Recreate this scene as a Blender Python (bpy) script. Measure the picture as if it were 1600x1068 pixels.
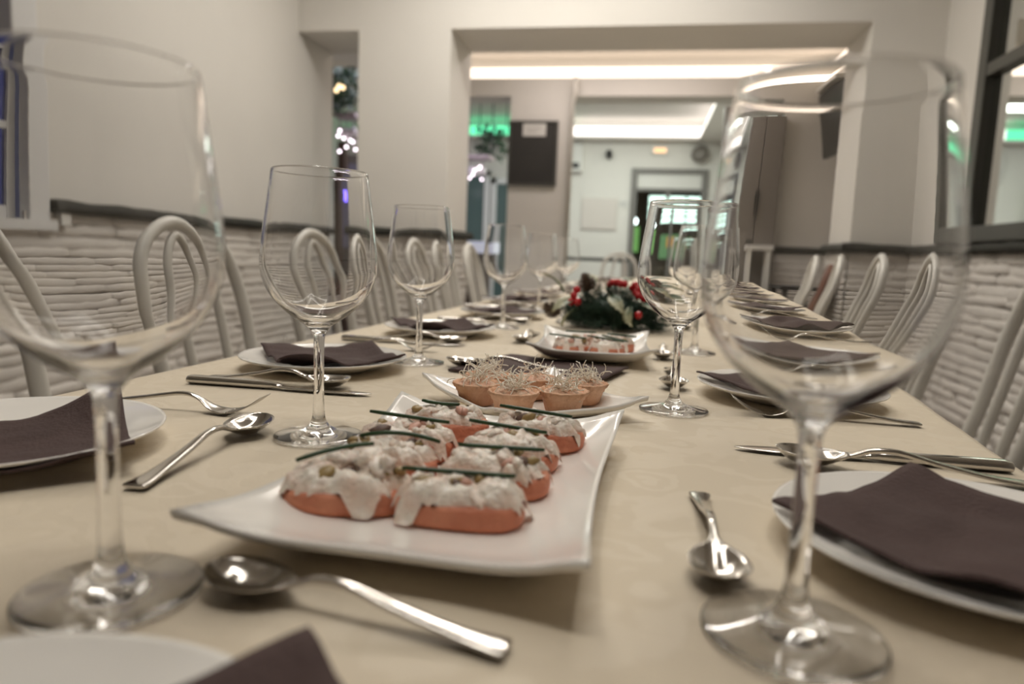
import bpy, bmesh, math, random
from mathutils import Vector, Matrix, noise
random.seed(7)
R = math.radians
scene = bpy.context.scene
for o in list(bpy.data.objects):
    bpy.data.objects.remove(o)
col = scene.collection

# ------------------------------------------------------------------ camera
cam_d = bpy.data.cameras.new('camera')
cam = bpy.data.objects.new('camera', cam_d); col.objects.link(cam)
cam_d.sensor_fit = 'HORIZONTAL'; cam_d.sensor_width = 36.0
cam_d.lens = 1100.0 / 1600.0 * 36.0
cam_d.clip_start = 0.02; cam_d.clip_end = 60
_y, _p, _r = R(10.3), R(7.15), R(2.3)
_f = Vector((-math.sin(_y)*math.cos(_p), math.cos(_y)*math.cos(_p), -math.sin(_p)))
_rt = Vector((math.cos(_y), math.sin(_y), 0)); _up = _rt.cross(_f)
_r2 = _rt*math.cos(_r) + _up*math.sin(_r); _u2 = -_rt*math.sin(_r) + _up*math.cos(_r)
_m = Matrix((_r2, _u2, -_f)).transposed().to_4x4()
_m.translation = Vector((0, 0, .908))
cam.matrix_world = _m
cam_d.dof.use_dof = True; cam_d.dof.focus_distance = 0.66; cam_d.dof.aperture_fstop = 4.2
scene.camera = cam

# ------------------------------------------------------------------ world, lamps, exposure
w = bpy.data.worlds.new('dusk'); scene.world = w; w.use_nodes = True
w.node_tree.nodes['Background'].inputs[0].default_value = (.10, .13, .30, 1)
w.node_tree.nodes['Background'].inputs[1].default_value = .42
scene.view_settings.view_transform = 'Standard'; scene.view_settings.look = 'None'
scene.view_settings.gamma = 1; scene.view_settings.exposure = 0.0
scene.view_settings.use_curve_mapping = False
cy = scene.cycles
cy.max_bounces = 20; cy.transmission_bounces = 20; cy.transparent_max_bounces = 20
cy.diffuse_bounces = 5; cy.glossy_bounces = 8
cy.caustics_reflective = False; cy.caustics_refractive = True; cy.blur_glossy = 0.3
cy.sample_clamp_indirect = 6.0; cy.use_denoising = True

WARM = (1.0, .95, .875)
def strip(name, loc, sx, sy, power, colr=WARM, rot=(0, 0, 0)):
    d = bpy.data.lights.new(name, 'AREA'); d.shape = 'RECTANGLE'; d.size = sx; d.size_y = sy
    d.energy = power; d.color = colr
    o = bpy.data.objects.new(name, d); col.objects.link(o); o.location = loc; o.rotation_euler = rot
    return o
# LED strips running round the dining room ceiling
UP = (math.pi, 0, 0)
strip('ceiling_led_strip', (-1.15, 3.0, 2.96), .10, 1.8, 7)
strip('ceiling_led_strip', (-.40, 3.6, 2.96), 1.7, .10, 24)
# added fill strips over the table, spread narrowed to spare the walls
for _x, _y, _l, _p in ((-.62, 1.7, 2.6, 5.2), (.42, 1.7, 2.6, 4.2)):
    strip('table_fill_strip', (_x, _y, 2.96), .10, _l, _p).data.spread = R(105)
for _y, _p in ((.35, 4.5), (3.1, 3)):
    strip('table_fill_strip', (-.10, _y, 2.96), 1.1, .10, _p).data.spread = R(105)
# the same cove lights the ceiling above it
strip('ceiling_cove_light', (-1.15, 3.0, 2.80), .10, 1.8, 6, rot=UP)
strip('ceiling_cove_light', (-.40, 3.6, 2.80), 1.7, .10, 12, rot=UP)
# added overhead fill lamps that light the rooms behind
strip('back_room_fill', (-.3, 5.6, 2.58), 1.6, .25, 13, (1, .88, .82))
strip('back_room_fill', (-.4, 8.2, 2.70), 1.6, 1.6, 55, (.93, 1.0, .90))
strip('back_room_fill', (-2.6, 7.4, 2.70), 1.0, 1.6, 22, (.86, .80, 1.0))

# ------------------------------------------------------------------ materials
MATS = {}
def lin(c):
    return tuple(((v/255)/12.92 if v <= 10 else (((v/255)+.055)/1.055)**2.4) for v in c)
def mat(name, color, rough=.5, metal=0, spec=.5, var=0, vscale=8, bump=0, bscale=40, coat=0, color2=None, emit=None, estr=0, sheen=0, sss=0):
    if name in MATS: return MATS[name]
    m = bpy.data.materials.new(name); m.use_nodes = True; nt = m.node_tree
    b = nt.nodes['Principled BSDF']
    b.inputs['Base Color'].default_value = (*color, 1); b.inputs['Roughness'].default_value = rough
    b.inputs['Metallic'].default_value = metal; b.inputs['Specular IOR Level'].default_value = spec
    b.inputs['Coat Weight'].default_value = coat; b.inputs['Sheen Weight'].default_value = sheen
    if sss:
        b.inputs['Subsurface Weight'].default_value = sss; b.inputs['Subsurface Radius'].default_value = (.004, .003, .002)
    if emit:
        b.inputs['Emission Color'].default_value = (*emit, 1); b.inputs['Emission Strength'].default_value = estr
    if var or bump or color2:
        tc = nt.nodes.new('ShaderNodeTexCoord')
    if var or color2:
        n = nt.nodes.new('ShaderNodeTexNoise'); n.inputs['Scale'].default_value = vscale; n.inputs['Detail'].default_value = 4
        nt.links.new(tc.outputs['Object'], n.inputs['Vector'])
        mx = nt.nodes.new('ShaderNodeMix'); mx.data_type = 'RGBA'
        c2 = color2 or tuple(v*(1-var) for v in color)
        mx.inputs['A'].default_value = (*color, 1); mx.inputs['B'].default_value = (*c2, 1)
        rp = nt.nodes.new('ShaderNodeValToRGB'); rp.color_ramp.elements[0].position = .38; rp.color_ramp.elements[1].position = .66
        nt.links.new(n.outputs['Fac'], rp.inputs['Fac']); nt.links.new(rp.outputs['Color'], mx.inputs['Factor'])
        nt.links.new(mx.outputs['Result'], b.inputs['Base Color'])
    if bump:
        n2 = nt.nodes.new('ShaderNodeTexNoise'); n2.inputs['Scale'].default_value = bscale; n2.inputs['Detail'].default_value = 5
        nt.links.new(tc.outputs['Object'], n2.inputs['Vector'])
        bp = nt.nodes.new('ShaderNodeBump'); bp.inputs['Strength'].default_value = bump; bp.inputs['Distance'].default_value = .01
        nt.links.new(n2.outputs['Fac'], bp.inputs['Height']); nt.links.new(bp.outputs['Normal'], b.inputs['Normal'])
    MATS[name] = m
    return m
def emis(name, c, s):
    if name in MATS: return MATS[name]
    m = bpy.data.materials.new(name); m.use_nodes = True; nt = m.node_tree
    nt.nodes.clear(); e = nt.nodes.new('ShaderNodeEmission'); e.inputs[0].default_value = (*c, 1); e.inputs[1].default_value = s
    o = nt.nodes.new('ShaderNodeOutputMaterial'); nt.links.new(e.outputs[0], o.inputs[0]); MATS[name] = m
    return m
def glass(name, c=(1, 1, 1), ior=1.48, rough=0):
    if name in MATS: return MATS[name]
    m = bpy.data.materials.new(name); m.use_nodes = True; nt = m.node_tree
    nt.nodes.clear(); e = nt.nodes.new('ShaderNodeBsdfGlass'); e.inputs['Color'].default_value = (*c, 1)
    e.inputs['IOR'].default_value = ior; e.inputs['Roughness'].default_value = rough
    o = nt.nodes.new('ShaderNodeOutputMaterial'); nt.links.new(e.outputs[0], o.inputs[0]); MATS[name] = m
    return m

PAINT = mat('wall_paint', (.74, .72, .68), .75, var=.04, vscale=1.5, bump=.06, bscale=60)
BRICKP = mat('painted_brick', (.74, .70, .655), .6, var=.10, vscale=9, bump=.35, bscale=55)
MORTAR = mat('painted_mortar', (.60, .58, .55), .8, bump=.3, bscale=40)
LEDGE = mat('ledge_slate', (.045, .045, .038), .7, spec=.25, var=.25, vscale=12, bump=.4, bscale=40)
CEIL = mat('ceiling_paint', (.76, .73, .69), .8)
FLOORM = mat('floor_tile', (.28, .24, .20), .35, var=.2, vscale=6)
PORC = mat('porcelain', (.90, .87, .82), .12, spec=.5, coat=.3)
STEEL = mat('polished_steel', (.62, .59, .55), .13, metal=1, bump=.02, bscale=90)
NAPK = mat('brown_napkin', (.072, .042, .038), .85, var=.12, vscale=30, bump=.25, bscale=350)
GLASSM = glass('clear_glass')
CHAIRW = mat('white_chair_paint', (.66, .635, .585), .38, var=.06, vscale=14)
CANE = mat('dark_seat', (.08, .065, .055), .6, bump=.4, bscale=120)
BREAD = mat('toast_crust', (.68, .27, .155), .6, color2=(.56, .185, .10), vscale=38, bump=.4, bscale=160, sss=.15)
CREAM = mat('creamy_spread', (.90, .83, .74), .28, color2=(.82, .64, .53), vscale=60, bump=.5, bscale=140, sss=.2)
CHIVE = mat('chive_green', (.020, .062, .016), .35, var=.35, vscale=40)
HAM = mat('ham_bit', (.60, .33, .25), .45, var=.2, vscale=90, sss=.2)
PICKLE = mat('pickle_bit', (.36, .25, .10), .4, var=.3, vscale=90)
MUSH = mat('mushroom_bit', (.15, .09, .07), .5, var=.3, vscale=90)
PASTRY = mat('pastry', (.74, .46, .30), .65, color2=(.64, .34, .19), vscale=50, bump=.3, bscale=220)
FILL = mat('tart_filling', (.72, .38, .24), .45, color2=(.74, .54, .38), vscale=130, bump=.6, bscale=200)
SPROUT = mat('sprout', (.92, .87, .76), .5)
NEEDLE = mat('pine_needle', (.014, .04, .024), .55, color2=(.028, .062, .036), vscale=30)
LEAFV = mat('variegated_leaf', (.045, .09, .045), .4, color2=(.52, .48, .30), vscale=24)
BERRY = mat('red_berry', (.52, .010, .016), .22, coat=.4)
CONE = mat('pine_cone', (.075, .045, .032), .6, color2=(.20, .15, .11), vscale=90)
DARKFR = mat('dark_frame', (.075, .075, .066), .45)
WHITEFR = mat('white_joinery', (.70, .70, .70), .4)
MIRROR = mat('mirror_glass', (.80, .82, .80), .015, metal=1)
WOOD = mat('dark_wood', (.055, .028, .02), .4, var=.3, vscale=10)
BLACKB = mat('chalkboard', (.038, .036, .033), .75, var=.15, vscale=5)
GREYP = mat('grey_panel', (.20, .18, .16), .45)
PLASTIC = mat('white_plastic', (.70, .69, .66), .4)
DARK = mat('dark_plastic', (.03, .03, .03), .4)
BROWNCH = mat('brown_leather', (.20, .085, .055), .5)
GREENL = mat('garland_leaf', (.02, .05, .025), .5, color2=(.05, .09, .05), vscale=14)

def cloth_mat():
    m = bpy.data.materials.new('white_damask'); m.use_nodes = True; nt = m.node_tree; b = nt.nodes['Principled BSDF']
    b.inputs['Roughness'].default_value = .72; b.inputs['Sheen Weight'].default_value = .1; b.inputs['Specular IOR Level'].default_value = .3
    tc = nt.nodes.new('ShaderNodeTexCoord')
    v = nt.nodes.new('ShaderNodeTexVoronoi'); v.inputs['Scale'].default_value = 16; v.feature = 'SMOOTH_F1'
    nd = nt.nodes.new('ShaderNodeTexNoise'); nd.inputs['Scale'].default_value = 14; nd.inputs['Detail'].default_value = 3
    mp = nt.nodes.new('ShaderNodeMix'); mp.data_type = 'RGBA'; mp.inputs['Factor'].default_value = .12
    nt.links.new(tc.outputs['Object'], nd.inputs['Vector']); nt.links.new(tc.outputs['Object'], mp.inputs['A']); nt.links.new(nd.outputs['Color'], mp.inputs['B'])
    nt.links.new(mp.outputs['Result'], v.inputs['Vector'])
    wv = nt.nodes.new('ShaderNodeMath'); wv.operation = 'SINE'
    ml = nt.nodes.new('ShaderNodeMath'); ml.operation = 'MULTIPLY'; ml.inputs[1].default_value = 26
    nt.links.new(v.outputs['Distance'], ml.inputs[0]); nt.links.new(ml.outputs[0], wv.inputs[0])
    mr = nt.nodes.new('ShaderNodeMapRange'); mr.inputs['From Min'].default_value = -.2; mr.inputs['From Max'].default_value = .35
    nt.links.new(wv.outputs[0], mr.inputs['Value'])
    mx = nt.nodes.new('ShaderNodeMix'); mx.data_type = 'RGBA'
    mx.inputs['A'].default_value = (.70, .61, .475, 1); mx.inputs['B'].default_value = (.72, .628, .49, 1)
    nt.links.new(mr.outputs[0], mx.inputs['Factor']); nt.links.new(mx.outputs['Result'], b.inputs['Base Color'])
    r2 = nt.nodes.new('ShaderNodeMapRange'); r2.inputs['To Min'].default_value = .75; r2.inputs['To Max'].default_value = .5
    nt.links.new(mr.outputs[0], r2.inputs['Value']); nt.links.new(r2.outputs[0], b.inputs['Roughness'])
    n1 = nt.nodes.new('ShaderNodeTexNoise'); n1.inputs['Scale'].default_value = 11; n1.inputs['Detail'].default_value = 6; n1.inputs['Distortion'].default_value = 1.2
    nt.links.new(tc.outputs['Object'], n1.inputs['Vector'])
    b1 = nt.nodes.new('ShaderNodeBump'); b1.inputs['Strength'].default_value = .22; b1.inputs['Distance'].default_value = .012
    nt.links.new(n1.outputs['Fac'], b1.inputs['Height'])
    b2 = nt.nodes.new('ShaderNodeBump'); b2.inputs['Strength'].default_value = .10; b2.inputs['Distance'].default_value = .002
    nt.links.new(mr.outputs[0], b2.inputs['Height']); nt.links.new(b1.outputs[0], b2.inputs['Normal'])
    nt.links.new(b2.outputs[0], b.inputs['Normal'])
    return m
CLOTH = cloth_mat()

# ------------------------------------------------------------------ helpers
def mesh(name, verts, faces, m, smooth=True):
    me = bpy.data.meshes.new(name); me.from_pydata(verts, [], faces); me.validate(); me.update()
    if smooth: me.polygons.foreach_set('use_smooth', [True]*len(me.polygons))
    me.materials.append(m)
    return me
def link(name, me, parent=None, loc=(0, 0, 0), rot=(0, 0, 0), scale=(1, 1, 1)):
    o = bpy.data.objects.new(name, me); col.objects.link(o)
    o.location = loc; o.rotation_euler = rot; o.scale = scale
    if parent: o.parent = parent
    return o
def tag(o, label, cat, group=None):
    o['label'] = label; o['category'] = cat
    if group: o['group'] = group
    return o
def thing(name, label, cat, loc=(0, 0, 0), rz=0, group=None):
    o = bpy.data.objects.new(name, None); col.objects.link(o); o.empty_display_size = .05
    o.location = loc; o.rotation_euler = (0, 0, rz)
    return tag(o, label, cat, group)
def struct(name, me, loc=(0, 0, 0)):
    o = link(name, me, loc=loc); o['kind'] = 'structure'
    return o
class MB:
    def __init__(s): s.v = []; s.f = []
    def box(s, x0, x1, y0, y1, z0, z1):
        n = len(s.v)
        s.v += [(x0, y0, z0), (x1, y0, z0), (x1, y1, z0), (x0, y1, z0), (x0, y0, z1), (x1, y0, z1), (x1, y1, z1), (x0, y1, z1)]
        s.f += [tuple(n+i for i in q) for q in ((0, 3, 2, 1), (4, 5, 6, 7), (0, 1, 5, 4), (1, 2, 6, 5), (2, 3, 7, 6), (3, 0, 4, 7))]
        return s
    def tube(s, pts, rad, seg=8, closed=False, cap=True):
        pts = [Vector(p) for p in pts]; n = len(pts); base = len(s.v)
        rr = rad if isinstance(rad, (list, tuple)) else [rad]*n
        t0 = (pts[1]-pts[0]).normalized()
        ref = Vector((0, 0, 1)) if abs(t0.z) < .9 else Vector((1, 0, 0))
        u = t0.cross(ref).normalized()
        for i, p in enumerate(pts):
            if closed: t = (pts[(i+1) % n]-pts[i-1]).normalized()
            else: t = (pts[min(i+1, n-1)]-pts[max(i-1, 0)]).normalized()
            u = (u - t*u.dot(t)).normalized(); v = t.cross(u)
            for k in range(seg):
                a = 2*math.pi*k/seg
                s.v.append(tuple(p + (u*math.cos(a)+v*math.sin(a))*rr[i]))
        rings = n if closed else n-1
        for i in range(rings):
            for k in range(seg):
                a = base+i*seg+k; b = base+i*seg+(k+1) % seg
                j = (i+1) % n
                c = base+j*seg+(k+1) % seg; d = base+j*seg+k
                s.f.append((a, b, c, d))
        if cap and not closed:
            s.f.append(tuple(base+k for k in range(seg))[::-1]); s.f.append(tuple(base+(n-1)*seg+k for k in range(seg)))
        return s
    def lathe(s, prof, seg=32, closed=False, c=(0, 0, 0), wob=None):
        base = len(s.v); n = len(prof); idx = []
        for (r, z) in prof:
            if r < 1e-6:
                idx.append([len(s.v)]*seg); s.v.append((c[0], c[1], c[2]+z))
            else:
                row = []
                for k in range(seg):
                    a = 2*math.pi*k/seg; q = r*(wob(a, z) if wob else 1)
                    row.append(len(s.v)); s.v.append((c[0]+q*math.cos(a), c[1]+q*math.sin(a), c[2]+z))
                idx.append(row)
        for i in range(n if closed else n-1):
            A, B = idx[i], idx[(i+1) % n]
            for k in range(seg):
                f = [A[k], A[(k+1) % seg], B[(k+1) % seg], B[k]]; g = []
                for q in f:
                    if q not in g: g.append(q)
                if len(g) > 2: s.f.append(tuple(g))
        return s
    def grid(s, P, Q=None):
        """P: rows of points (top). Q: rows of points (bottom), closed round the rim."""
        nr, nc = len(P), len(P[0]); b = len(s.v)
        for row in P: s.v += [tuple(p) for p in row]
        for i in range(nr-1):
            for j in range(nc-1):
                a = b+i*nc+j; s.f.append((a, a+1, a+nc+1, a+nc))
        if Q:
            b2 = len(s.v)
            for row in Q: s.v += [tuple(p) for p in row]
            for i in range(nr-1):
                for j in range(nc-1):
                    a = b2+i*nc+j; s.f.append((a, a+nc, a+nc+1, a+1))
            rim = [(0, j) for j in range(nc)] + [(i, nc-1) for i in range(1, nr)] + [(nr-1, j) for j in range(nc-2, -1, -1)] + [(i, 0) for i in range(nr-2, 0, -1)]
            m = len(rim)
            for k in range(m):
                (i, j), (i2, j2) = rim[k], rim[(k+1) % m]
                s.f.append((b+i2*nc+j2, b+i*nc+j, b2+i*nc+j, b2+i2*nc+j2))
        return s
    def blob(s, c, r, seed=0, rough=.25, seg=8, rings=5):
        base = len(s.v)
        sx, sy, sz = r if isinstance(r, tuple) else (r, r, r)
        rows = []
        for i in range(rings+1):
            th = math.pi*i/rings; row = []
            for k in range(seg):
                ph = 2*math.pi*k/seg
                d = Vector((math.sin(th)*math.cos(ph), math.sin(th)*math.sin(ph), math.cos(th)))
                q = 1 + rough*noise.noise(d*1.7+Vector((seed*3.1, seed*1.7, seed)))
                if i in (0, rings):
                    if k == 0: idx = len(s.v); s.v.append((c[0]+d.x*sx*q, c[1]+d.y*sy*q, c[2]+d.z*sz*q))
                    row.append(idx)
                else:
                    row.append(len(s.v)); s.v.append((c[0]+d.x*sx*q, c[1]+d.y*sy*q, c[2]+d.z*sz*q))
            rows.append(row)
        for i in range(rings):
            A, B = rows[i], rows[i+1]
            for k in range(seg):
                g = []
                for q in (A[k], B[k], B[(k+1) % seg], A[(k+1) % seg]):
                    if q not in g: g.append(q)
                if len(g) > 2: s.f.append(tuple(g))
        return s
    def me(s, name, m, smooth=True): return mesh(name, s.v, s.f, m, smooth)
def boxme(name, m, *b): return MB().box(*b).me(name, m, False)
def bevel(o, wd=.004, seg=2):
    md = o.modifiers.new('bevel', 'BEVEL'); md.width = wd; md.segments = seg; md.limit_method = 'ANGLE'
    return o
def copy_tree(o, parent=None):
    c = o.copy(); col.objects.link(c); c.parent = parent
    for ch in list(o.children): copy_tree(ch, c)
    return c
ORD = ['nearest', 'second', 'third', 'fourth', 'fifth', 'sixth', 'seventh', 'eighth', 'ninth', 'tenth', 'eleventh', 'twelfth', 'thirteenth']
def nth(i, side): return 'nearest to the camera on the %s side' % side if i == 0 else '%s from the camera on the %s side' % (ORD[i], side)

# ------------------------------------------------------------------ room shell
XL, XR, YF, YB, ZS, ZL = -2.33, 1.59, 4.5, 5.03, 2.30, 1.045
struct('floor', boxme('floor', FLOORM, -4.3, 2.2, -2.3, 12.5, -.05, 0))
struct('ceiling', MB().box(-2.5, 1.75, -2.3, YB, 3.0, 3.06).box(-4.3, 2.2, YB, 6.6, 2.62, 2.68).box(-4.3, 2.2, 6.6, 10.3, 2.76, 2.82).me('ceiling', CEIL, False))
# left wall with a window opening (Y 1.25..2.39, z .96..2.25)
wl = struct('wall_left', MB().box(XL-.25, XL, -2.3, 1.25, 0, 3.0).box(XL-.25, XL, 2.39, YB, 0, 3.0).box(XL-.25, XL, 1.25, 2.39, 0, .96).box(XL-.25, XL, 1.25, 2.39, 2.25, 3.0).me('wall_left', PAINT, False))
wr = struct('wall_right', boxme('wall_right', PAINT, XR, XR+.2, -2.3, 6.5, 0, 3.0))
struct('wall_back', boxme('wall_back', PAINT, -2.5, 1.75, -2.4, -2.3, 0, 3.0))
wf = struct('wall_far', MB().box(-1.906, -1.288, YF, YB, 0, ZS).box(1.198, XR, YF, YB, 0, ZS).box(XL, XR, YF, YB, ZS, 3.0).me('wall_far', PAINT, False))
# partition of the rooms behind
YP = 6.2
wp = struct('wall_partition', MB().box(-1.22, -.70, YP, YP+.3, 0, 2.26).box(.99, XR, YP, YP+.3, 0, 2.26).box(-2.25, XR, YP, YP+.3, 2.26, 2.41).box(-2.25, XR, YP+.18, YP+.3, 2.41, 2.62).me('wall_partition', PAINT, False))
struct('wall_end', MB().box(-4.3, -.24, 10, 10.15, 0, 2.76).box(.78, 2.2, 10, 10.15, 0, 2.76).box(-.24, .78, 10, 10.15, 2.13, 2.76).me('wall_end', PAINT, False))
struct('wall_side_bar', MB().box(-4.4, -4.3, YB, 10.15, 0, 2.8).box(-4.4, XL-.03, YB-.12, YB-.02, 0, 2.8).me('wall_side_bar', PAINT, False))
struct('wall_side_room', boxme('wall_side_room', PAINT, .95, 1.1, 6.5, 10, 0, 2.8))

# rough painted bricks, each its own part
def brick_mesh(k):
    rnd = random.Random(100+k); nx, nz = 9, 3; P = []
    for j in range(nz+1):
        row = []
        for i in range(nx+1):
            u, v = i/nx-.5, j/nz-.5
            e = min((.5-abs(u))*6, .5-abs(v)*.92)
            d = .62 + .38*min(1, e/.13) + rnd.uniform(-.09, .09)
            row.append((u+rnd.uniform(-.012, .012)*(0 if i in (0, nx) else 1), -d if e > 1e-6 else -d*.93, v+rnd.uniform(-.09, .09)*(1 if j in (0, nz) else .6)))
        P.append(row)
    Q = [[(p[0]*1.0, 0, p[2]) for p in row] for row in P]
    return MB().grid(P, Q).me('brick', BRICKP)
BR = [brick_mesh(k) for k in range(9)]
def bricks(parent, origin, along, normal, length, z0, z1, seed, lo, hi, holes=()):
    """courses between z0..z1; those with along-coordinate in lo..hi and z>zvis are parts, the rest is one joined part."""
    rnd = random.Random(seed); z = z1; rest = MB(); ang = math.atan2(along[1], along[0])
    A = Vector((*along, 0)); Nn = Vector((*normal, 0)); cnt = 0
    while z - .04 > z0:
        h = rnd.uniform(.043, .060); s = rnd.uniform(-.25, 0)
        while s < length-.03:
            L = rnd.uniform(.30, .75); a, b = max(s, 0), min(s+L, length)
            s += L
            if b-a < .03: continue
            zc = z-h/2
            if any(a+.5*(b-a) > q[0] and a+.5*(b-a) < q[1] and zc > q[2] for q in holes): continue
            p = Vector(origin)+A*((a+b)/2); p.z = zc+rnd.uniform(-.004, .004)
            me = rnd.choice(BR); dep = rnd.uniform(.020, .026); flip = rnd.choice((1, -1))
            sc = (b-a-.001, dep, (h-.001)*rnd.uniform(1.0, 1.08))
            tl = rnd.uniform(-.012, .012)
            if lo <= (a+b)/2 <= hi and zc > .33:
                o = link('brick', me, parent, p, (0, tl, ang), (sc[0]*flip, sc[1], sc[2])); cnt += 1
                if flip < 0: o.rotation_euler = (0, tl, ang)
            else:
                M = Matrix.Translation(p) @ Matrix.Rotation(ang, 4, 'Z')
                n0 = len(rest.v)
                for v in me.vertices: rest.v.append(tuple(M @ Vector((v.co.x*sc[0], v.co.y*sc[1], v.co.z*sc[2]))))
                for q in me.polygons: rest.f.append(tuple(n0+i for i in q.vertices))
        z -= h
    if rest.v:
        o = link('brickwork', rest.me('brickwork', BRICKP), parent); o['kind'] = 'stuff'
    return cnt
def ledge(parent, p0, p1, normal, z=ZL, seed=0, th=.05, dep=.055):
    p0, p1 = Vector((*p0, 0)), Vector((*p1, 0)); Nn = Vector((*normal, 0)); n = max(4, int((p1-p0).length/.06))
    P = []
    for i in range(n+1):
        c = p0.lerp(p1, i/n); q = noise.noise(Vector((i*.35, seed, 0)))*.009; q2 = noise.noise(Vector((i*.5, seed+9, 0)))*.008
        P.append([c+Vector((0, 0, z-th+q2)), c+Nn*(dep+q)+Vector((0, 0, z-th+.004+q2)), c+Nn*(dep+.006+q)+Vector((0, 0, z-th/2)), c+Nn*(dep-.004+q)+Vector((0, 0, z-.004+q)), c+Vector((0, 0, z+.004+q))])
    mb = MB().grid(P); b = len(mb.v)
    mb.f.append((0, 1, 2, 3, 4)); e = n*5; mb.f.append((e+4, e+3, e+2, e+1, e))
    return link('ledge', mb.me('ledge', LEDGE), parent)
# left wall: faces +X ; along must make normal = -Y local -> rotate: local -Y faces normal
n1 = bricks(wl, (XL, -1.0, 0), (0, 1), (1, 0), 6.0, .02, ZL-.05, 3, 3.1, 6.0, holes=((2.1, 3.42, .93),))
ledge(wl, (XL, 2.41), (XL, YB), (1, 0), seed=1)
bricks(wr, (XR, YF, 0), (0, -1), (-1, 0), 5.0, .02, ZL-.05, 5, -1, 2.25)
ledge(wr, (XR, -.5), (XR, YF), (-1, 0), seed=2)
bricks(wf, (-1.906, YF, 0), (1, 0), (0, -1), .618, .02, ZL-.05, 8, -1, 9)
ledge(wf, (-1.93, YF), (-1.25, YF), (0, -1), seed=3)
bricks(wf, (-1.288, YF, 0), (0, 1), (1, 0), .53, .02, ZL-.05, 18, -1, 9)
ledge(wf, (-1.288, YF-.05), (-1.288, YB), (1, 0), seed=4)
bricks(wf, (1.198, YF, 0), (1, 0), (0, -1), .392, .02, ZL-.05, 11, -1, 9)
ledge(wf, (1.15, YF), (XR, YF), (0, -1), seed=5)
bricks(wf, (1.198, YB, 0), (0, -1), (-1, 0), .53, .02, ZL-.05, 12, -1, 9)
ledge(wf, (1.198, YF-.05), (1.198, YB), (-1, 0), seed=6)
bricks(wp, (.99, YP, 0), (1, 0), (0, -1), .6, .02, ZL-.05, 14, -1, 9)
ledge(wp, (.99, YP), (XR, YP), (0, -1), z=1.05, seed=7)

# left window (white joinery, blue dusk panes)
w1 = struct('window_1', MB().box(XL-.03, XL+.03, 2.285, 2.40, .94, 2.32).box(XL-.03, XL+.03, 1.24, 1.33, .94, 2.32).box(XL-.03, XL+.03, 1.33, 2.285, 2.22, 2.32).me('window_1', WHITEFR, False))
bevel(w1, .008)
link('window_sill', boxme('window_sill', WHITEFR, XL-.05, XL+.045, 1.2, 2.42, .925, .965), w1)
sash = MB().box(XL-.09, XL-.05, 2.235, 2.285, .965, 2.22).box(XL-.09, XL-.05, 1.33, 1.38, .965, 2.22).box(XL-.09, XL-.05, 1.78, 1.84, .965, 2.22)
for z in (.965, 1.30, 1.62, 1.94, 2.18): sash.box(XL-.088, XL-.052, 1.38, 2.235, z, z+(.05 if z in (.965, 2.18) else .028))
link('sash', sash.me('sash', WHITEFR, False), w1)
for y0, y1 in ((1.38, 1.78), (1.84, 2.235)):
    for z0, z1 in ((1.015, 1.30), (1.328, 1.62), (1.648, 1.94), (1.968, 2.18)):
        link('pane', boxme('pane', glass('window_glass', (.55, .6, .85)), XL-.074, XL-.068, y0, y1, z0, z1), w1)
o = link('junction_box', boxme('junction_box', PLASTIC, XL, XL+.05, 2.435, 2.49, .945, 1.0))
bevel(tag(o, 'small white box on the brickwork beside the left window', 'box'))

# framed mirror on the right wall
mt = thing('wall_mirror', 'tall dark-framed mirror with a crossbar on the right wall', 'mirror', (XR, 0, 0))
fr = MB().box(-.06, 0, 3.81, 3.90, 1.05, 2.62).box(-.06, 0, 2.05, 2.14, 1.05, 2.62).box(-.06, 0, 2.14, 3.81, 1.05, 1.125).box(-.06, 0, 2.14, 3.81, 2.54, 2.62)
bevel(link('frame', fr.me('frame', DARKFR, False), mt))
link('crossbar', boxme('crossbar', DARKFR, -.055, 0, 2.14, 3.81, 1.83, 1.885), mt)
for z0, z1 in ((1.125, 1.83), (1.885, 2.54)): link('pane', boxme('pane', MIRROR, -.02, -.005, 2.14, 3.81, z0, z1), mt)

# ------------------------------------------------------------------ rooms behind
COVEW = emis('cove_warm', (1.0, .82, .66), 2.4)
COVEN = emis('cove_white', (1.0, .93, .86), 2.6)
COVEG = emis('cove_green', (.16, 1.0, .50), 1.5)
t = tag(link('led_strip', boxme('led_strip', COVEW, -2.2, 1.38, YP+.06, YP+.11, 2.41, 2.51)), 'warm white light strip on the beam beyond the opening', 'light strip', 'ceiling light strips')
t = tag(link('led_strip', boxme('led_strip', COVEW, 1.38, 1.43, 5.1, YP+.11, 2.41, 2.51)), 'short warm light strip running along the right wall towards the beam', 'light strip', 'ceiling light strips')
sh = struct('trim_1', MB().box(1.34, XR, YB, YP, 2.36, 2.41).box(1.34, 1.36, YB, YP, 2.41, 2.43).me('trim_1', CEIL, False))
t = tag(link('led_strip', boxme('led_strip', COVEN, -1.14, .66, 9.88, 9.95, 2.53, 2.66)), 'white light strip high on the end wall above the door', 'light strip', 'ceiling light strips')
t = tag(link('led_strip', boxme('led_strip', COVEN, .66, .73, 7.2, 9.95, 2.53, 2.66)), 'white light strip on the side wall meeting the end wall', 'light strip', 'ceiling light strips')
t = tag(link('led_strip', boxme('led_strip', COVEG, -4.0, -1.15, 9.88, 9.95, 2.53, 2.66)), 'green light strip high on the end wall at left', 'light strip', 'ceiling light strips')
struct('trim_2', MB().box(-4.3, .95, 9.80, 10, 2.49, 2.525).box(.62, .95, 6.6, 9.80, 2.49, 2.525).me('trim_2', CEIL, False))

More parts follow.
